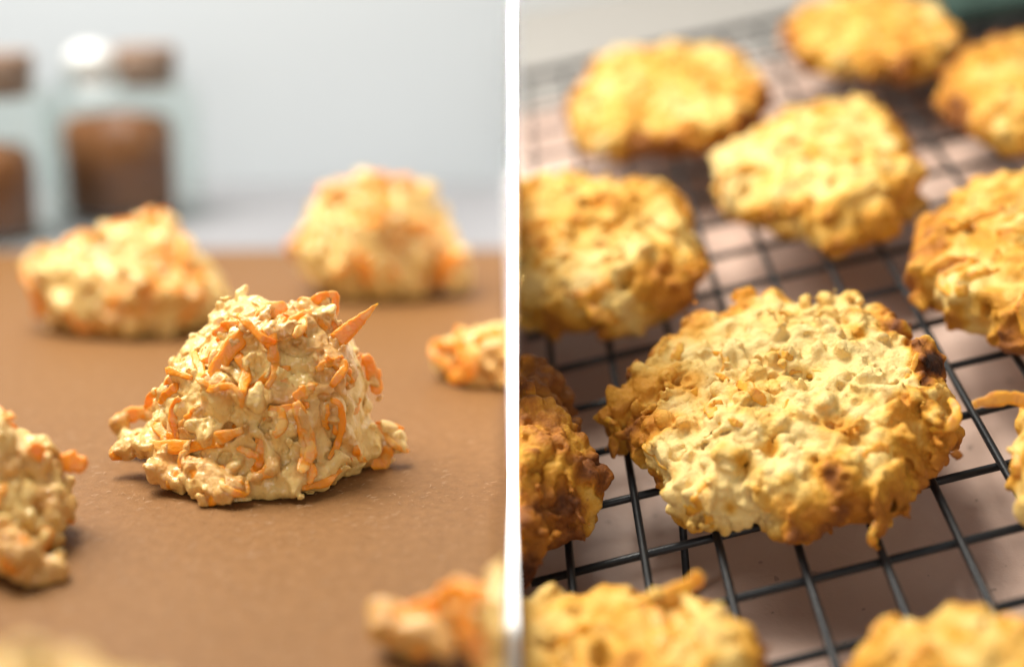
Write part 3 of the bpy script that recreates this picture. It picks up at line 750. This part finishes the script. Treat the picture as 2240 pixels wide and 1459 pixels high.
hc = np.array([(45,760),(110,680),(190,600),(210,550),(260,545),(310,430),(370,390),(450,350),(470,250),(540,205),(640,215),(680,160),(760,120),(880,80),(940,60),(1040,80),(1060,125),(1140,150),(1180,130),(1290,115),(1370,150),(1420,150),(1500,180),(1540,210),(1600,235),(1660,310),(1690,370),(1760,430),(1810,510),(1820,600),(1880,690),(1920,770),(1860,800),(1885,890),(1800,1000),(1720,980),(1700,1080),(1650,1130),(1640,1240),(1540,1290),(1490,1390),(1430,1300),(1300,1310),(1180,1380),(1070,1400),(950,1370),(840,1310),(720,1310),(640,1350),(560,1310),(410,1270),(370,1240),(380,1200),(410,1180),(390,1100),(340,1040),(310,980),(240,960),(220,880),(110,850),(60,800)], float)
hc = hc/2.353+np.array((1290, 590))
cookie('large pale golden cookie with a black scorched patch on its edge', hc, 17.5, .36, 201, base=.04, hero=True, rim=.36, nrand=15,
       spots=[(1812, 1040, 36, .72), (1790, 1030, 60, .48), (1985, 885, 38, .50), (1965, 705, 40, .90), (2045, 800, 46, .97), (1995, 745, 30, .74), (2090, 890, 30, .7), (1345, 880, 42, .44), (1320, 905, 22, .55), (2060, 960, 60, .52), (1960, 1110, 60, .56), (1915, 1120, 26, .66), (1430, 1050, 24, .60), (1630, 1010, 40, .40), (1690, 980, 30, .38), (1510, 700, 26, .34), (1850, 940, 26, .40), (1880, 730, 24, .44), (1600, 1110, 24, .46), (1990, 1010, 50, .50), (1730, 640, 34, .40)],
       shreds=[dict(px=[(1612, 838), (1640, 852), (1676, 884)], w=.0024), dict(px=[(1548, 828), (1570, 822), (1594, 830)], w=.0012), dict(px=[(1560, 912), (1556, 895), (1580, 880)], w=.0024),
               dict(px=[(1570, 925), (1600, 922), (1625, 932)], w=.0014), dict(px=[(1600, 650), (1630, 645), (1648, 632)], w=.0028), dict(px=[(1470, 790), (1482, 772), (1490, 750)], w=.002), dict(px=[(1890, 1000), (1925, 985), (1945, 990)], w=.003), dict(px=[(1500, 1120), (1530, 1100), (1550, 1060)], w=.003)])
cookie('flat oval cookie with long ridges beside the rack frame', [(1240,270),(1250,210),(1290,150),(1350,115),(1450,95),(1560,85),(1610,110),(1670,160),(1690,200),(1670,250),(1620,300),(1540,345),(1450,335),(1350,350),(1270,340)], 12, .6, 211, base=.24, rim=.5, rough=1.05, nrand=10)
cookie('smooth rounded cookie at the rack frame beside the green cloth', [(1700,80),(1730,30),(1790,0),(1900,-20),(2000,-10),(2060,20),(2105,70),(2100,110),(2050,150),(1980,190),(1900,180),(1820,165),(1750,140)], 12, .6, 223, base=.26, rim=.45, rough=.9, nrand=10)
cookie('golden brown cookie with fine sandy top below the green cloth', [(2045,200),(2065,150),(2110,100),(2180,70),(2260,75),(2330,130),(2350,220),(2310,300),(2240,340),(2180,335),(2100,280),(2060,240)], 12, .6, 227, base=.28, rim=.48, rough=.9, nrand=10)
cookie('knobbly pale cookie in the middle of the rack, ringed by other cookies', [(1555,370),(1600,320),(1660,280),(1720,232),(1790,215),(1880,210),(1950,240),(1985,280),(2010,350),(2035,400),(2020,440),(1970,460),(1970,500),(1900,530),(1850,552),(1790,550),(1740,515),(1680,520),(1620,480),(1560,440)], 15.5, .6, 233, base=.12, rim=.36, nrand=10, spots=[(1630, 370, 20, .55), (1790, 240, 40, .42), (1985, 300, 30, .5), (2005, 410, 40, .5)])
cookie('thick cookie with ragged browned side, cut off by the white divider', [(1000,560),(1010,450),(1060,405),(1135,400),(1180,388),(1240,375),(1330,362),(1420,372),(1500,400),(1518,460),(1532,520),(1534,600),(1525,650),(1490,662),(1440,690),(1360,742),(1300,722),(1240,742),(1180,722),(1135,716),(1050,690)], 19, .5, 241, base=.20, rim=.34, rough=1.15, nrand=10, spots=[(1450, 590, 50, .52), (1500, 450, 34, .50), (1480, 650, 60, .50), (1400, 620, 34, .46), (1300, 700, 40, .46)])
cookie('dark scorched cookie with ragged edge pressed against the divider', [(1000,900),(1020,800),(1135,772),(1195,772),(1228,830),(1240,890),(1290,935),(1308,980),(1318,1020),(1302,1062),(1278,1085),(1272,1142),(1240,1118),(1215,1150),(1190,1195),(1168,1245),(1150,1290),(1100,1300),(1040,1200)], 22, .36, 251, base=.54, rim=.22, rough=1.1, hero=True, spots=[(1300, 1030, 44, .78), (1250, 1110, 40, .80), (1205, 930, 40, .62), (1180, 800, 50, .60), (1150, 1270, 46, .84), (1190, 1180, 50, .55), (1150, 930, 40, .42), (1160, 1060, 40, .40)])
cookie('pale lumpy cookie touching the divider beside the dark scorched cookie', [(1000,1420),(1040,1330),(1135,1296),(1180,1280),(1300,1275),(1370,1258),(1440,1275),(1530,1252),(1562,1290),(1575,1330),(1622,1370),(1682,1430),(1700,1520),(1660,1620),(1500,1680),(1300,1690),(1100,1640),(1010,1540)], 18, .5, 263, base=.15, rim=.32, spots=[(1560, 1300, 40, .46), (1650, 1420, 40, .44), (1480, 1370, 40, .30)], nrand=10)
cookie('pale round cookie with smooth orange-tinged top and no neighbour touching it', [(1835,1470),(1868,1400),(1930,1358),(2000,1338),(2080,1308),(2160,1308),(2240,1330),(2320,1370),(2380,1460),(2360,1560),(2250,1640),(2080,1660),(1920,1620),(1850,1550)], 18, .6, 271, base=.18, rim=.30, rough=.9, nrand=10, spots=[(1900, 1400, 50, .36), (2100, 1390, 40, .40)])
cookie('broad speckled golden cookie beside the large scorched one', [(1985,560),(1990,520),(2050,450),(2100,390),(2180,360),(2260,350),(2380,400),(2420,550),(2400,700),(2330,780),(2240,780),(2200,760),(2130,722),(2062,702),(2050,660),(1992,640)], 18, .5, 281, base=.22, rim=.28, rough=.85, nrand=10, spots=[(2045, 545, 24, .6), (2080, 710, 34, .52), (2160, 650, 30, .46), (2110, 600, 20, .5)])
cookie('pale cookie with one thin carrot sliver sticking out over the wires', [(2203,1040),(2202,980),(2215,920),(2240,868),(2320,815),(2440,800),(2570,850),(2630,960),(2560,1090),(2420,1170),(2310,1175),(2240,1142),(2216,1090)], 18, .45, 293, base=.10, rim=.20, rough=.8,
       shreds=[dict(px=[(2128, 886), (2165, 876), (2205, 870), (2245, 880), (2262, 900)], w=.0026, out=4), dict(px=[(2228, 990), (2234, 1020), (2232, 1050)], w=.003)])

# ------------------------------------------------------------------ spice jars and cloth behind
def lathe(name, prof, mat, parent, seg=40, sx=1.0):
    V = []; Fc = []
    for r, z in prof:
        for a in range(seg): t = 2*math.pi*a/seg; V.append((r*math.cos(t)*sx, r*math.sin(t), z))
    n = len(prof)
    for k in range(n-1):
        for a in range(seg): a2 = (a+1) % seg; Fc.append((k*seg+a, k*seg+a2, (k+1)*seg+a2, (k+1)*seg+a))
    Fc.append(tuple(range(seg-1, -1, -1))); Fc.append(tuple((n-1)*seg+a for a in range(seg)))
    return mesh_obj(name, V, Fc, mat, parent)
def jar(label, loc, fill):
    e = empty('spice_jar', loc); tag(e, label, 'jar', 'glass spice jars behind the baking paper')
    R, Hh, w = .0335, .060, .0028
    lathe('glass_body', [(R*.90, 0), (R, .003), (R, Hh-.010), (R*.93, Hh-.003), (R*.74, Hh+.002), (R*.72, Hh+.007), (R*.76, Hh+.008), (R*.70, Hh+.0085), (R*.64, Hh+.003), (R*.80, Hh-.006), (R-w, Hh-.013), (R-w, .0045), (R*.70, .0030)], M_GLASS, e)
    sp = lathe('ground_spice', [(R*.68, .0035), (R*.70, fill-.003), (R*.62, fill+.003), (R*.3, fill+.005), (.001, fill+.003)], M_SPICE, e); sp.location = (-.0028, 0, 0)
    ck = lathe('cork', [(R*.34, Hh-.004), (R*.36, Hh+.002), (R*.39, Hh+.0115), (R*.36, Hh+.013)], M_CORK, e); ck.location = (.0112, 0, 0)
    k = mesh_obj('lid_glint_knob', *ball(.0108, .85), M_LID_GLINT, e); k.location = (-.0108, -.006, Hh+.0055)  # bright reflection on the lid, given shape as a white ball
    return e
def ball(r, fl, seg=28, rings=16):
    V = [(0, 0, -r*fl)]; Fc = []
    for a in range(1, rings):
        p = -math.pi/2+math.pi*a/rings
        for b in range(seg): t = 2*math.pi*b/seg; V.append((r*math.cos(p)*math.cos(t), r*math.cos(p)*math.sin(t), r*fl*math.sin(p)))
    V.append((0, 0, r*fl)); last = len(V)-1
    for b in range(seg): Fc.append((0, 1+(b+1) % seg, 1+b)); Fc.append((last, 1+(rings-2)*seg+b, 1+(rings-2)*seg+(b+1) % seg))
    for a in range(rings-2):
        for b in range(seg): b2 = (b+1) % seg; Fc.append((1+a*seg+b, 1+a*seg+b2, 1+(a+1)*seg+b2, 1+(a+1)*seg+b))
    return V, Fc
p = on_table(284, 474, -.0012); jar('glass jar of dark brown ground spice with white lid reflection modelled as a knob beside its cork', p, .040)
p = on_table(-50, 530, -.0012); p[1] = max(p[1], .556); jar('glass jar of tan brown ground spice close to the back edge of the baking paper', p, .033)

# crumpled dark green cloth at the far corner of the rack
c0 = on_rack(2205, 8, REST); n = 44
lo_uv = uv(c0); V = []; Fc = []
h1 = bspline_noise((n, n, 2), 1, 7, 77)[:, :, 0]; h2 = bspline_noise((n, n, 2), 1, 3, 78)[:, :, 0]
ctr = RO+RU*lo_uv[0]+RV*lo_uv[1]+RN*(REST+.0002)
for lay in (0, 1):
    for a in range(n):
        for b in range(n):
            u, v_ = (a/(n-1)-.28)*.15, (b/(n-1)-.12)*.11
            e_ = min(a, b, n-1-a, n-1-b)/6; ht = (.010+.007*h1[a, b]+.002*h2[a, b])*min(1, .15+e_)
            V.append(RU*(u+.004*h2[a, b])+RV*(v_+.004*h1[a, b])+RN*((max(.003, ht+.004)) if lay == 0 else .0006))
for a in range(n-1):
    for b in range(n-1):
        k = a*n+b; Fc.append((k, k+n, k+n+1, k+1)); k += n*n; Fc.append((k, k+1, k+n+1, k+n))
bord = [a*n for a in range(n)]+[(n-1)*n+b for b in range(1, n)]+[a*n+n-1 for a in range(n-2, -1, -1)]+[b for b in range(n-2, 0, -1)]
for k in range(len(bord)): a, b = bord[k], bord[(k+1) % len(bord)]; Fc.append((b, a, a+n*n, b+n*n))
cl = mesh_obj('linen_cloth', V, Fc, M_CLOTH); cl.location = ctr
tag(cl, 'crumpled dark green cloth lying over the far corner of the cooling rack', 'cloth')
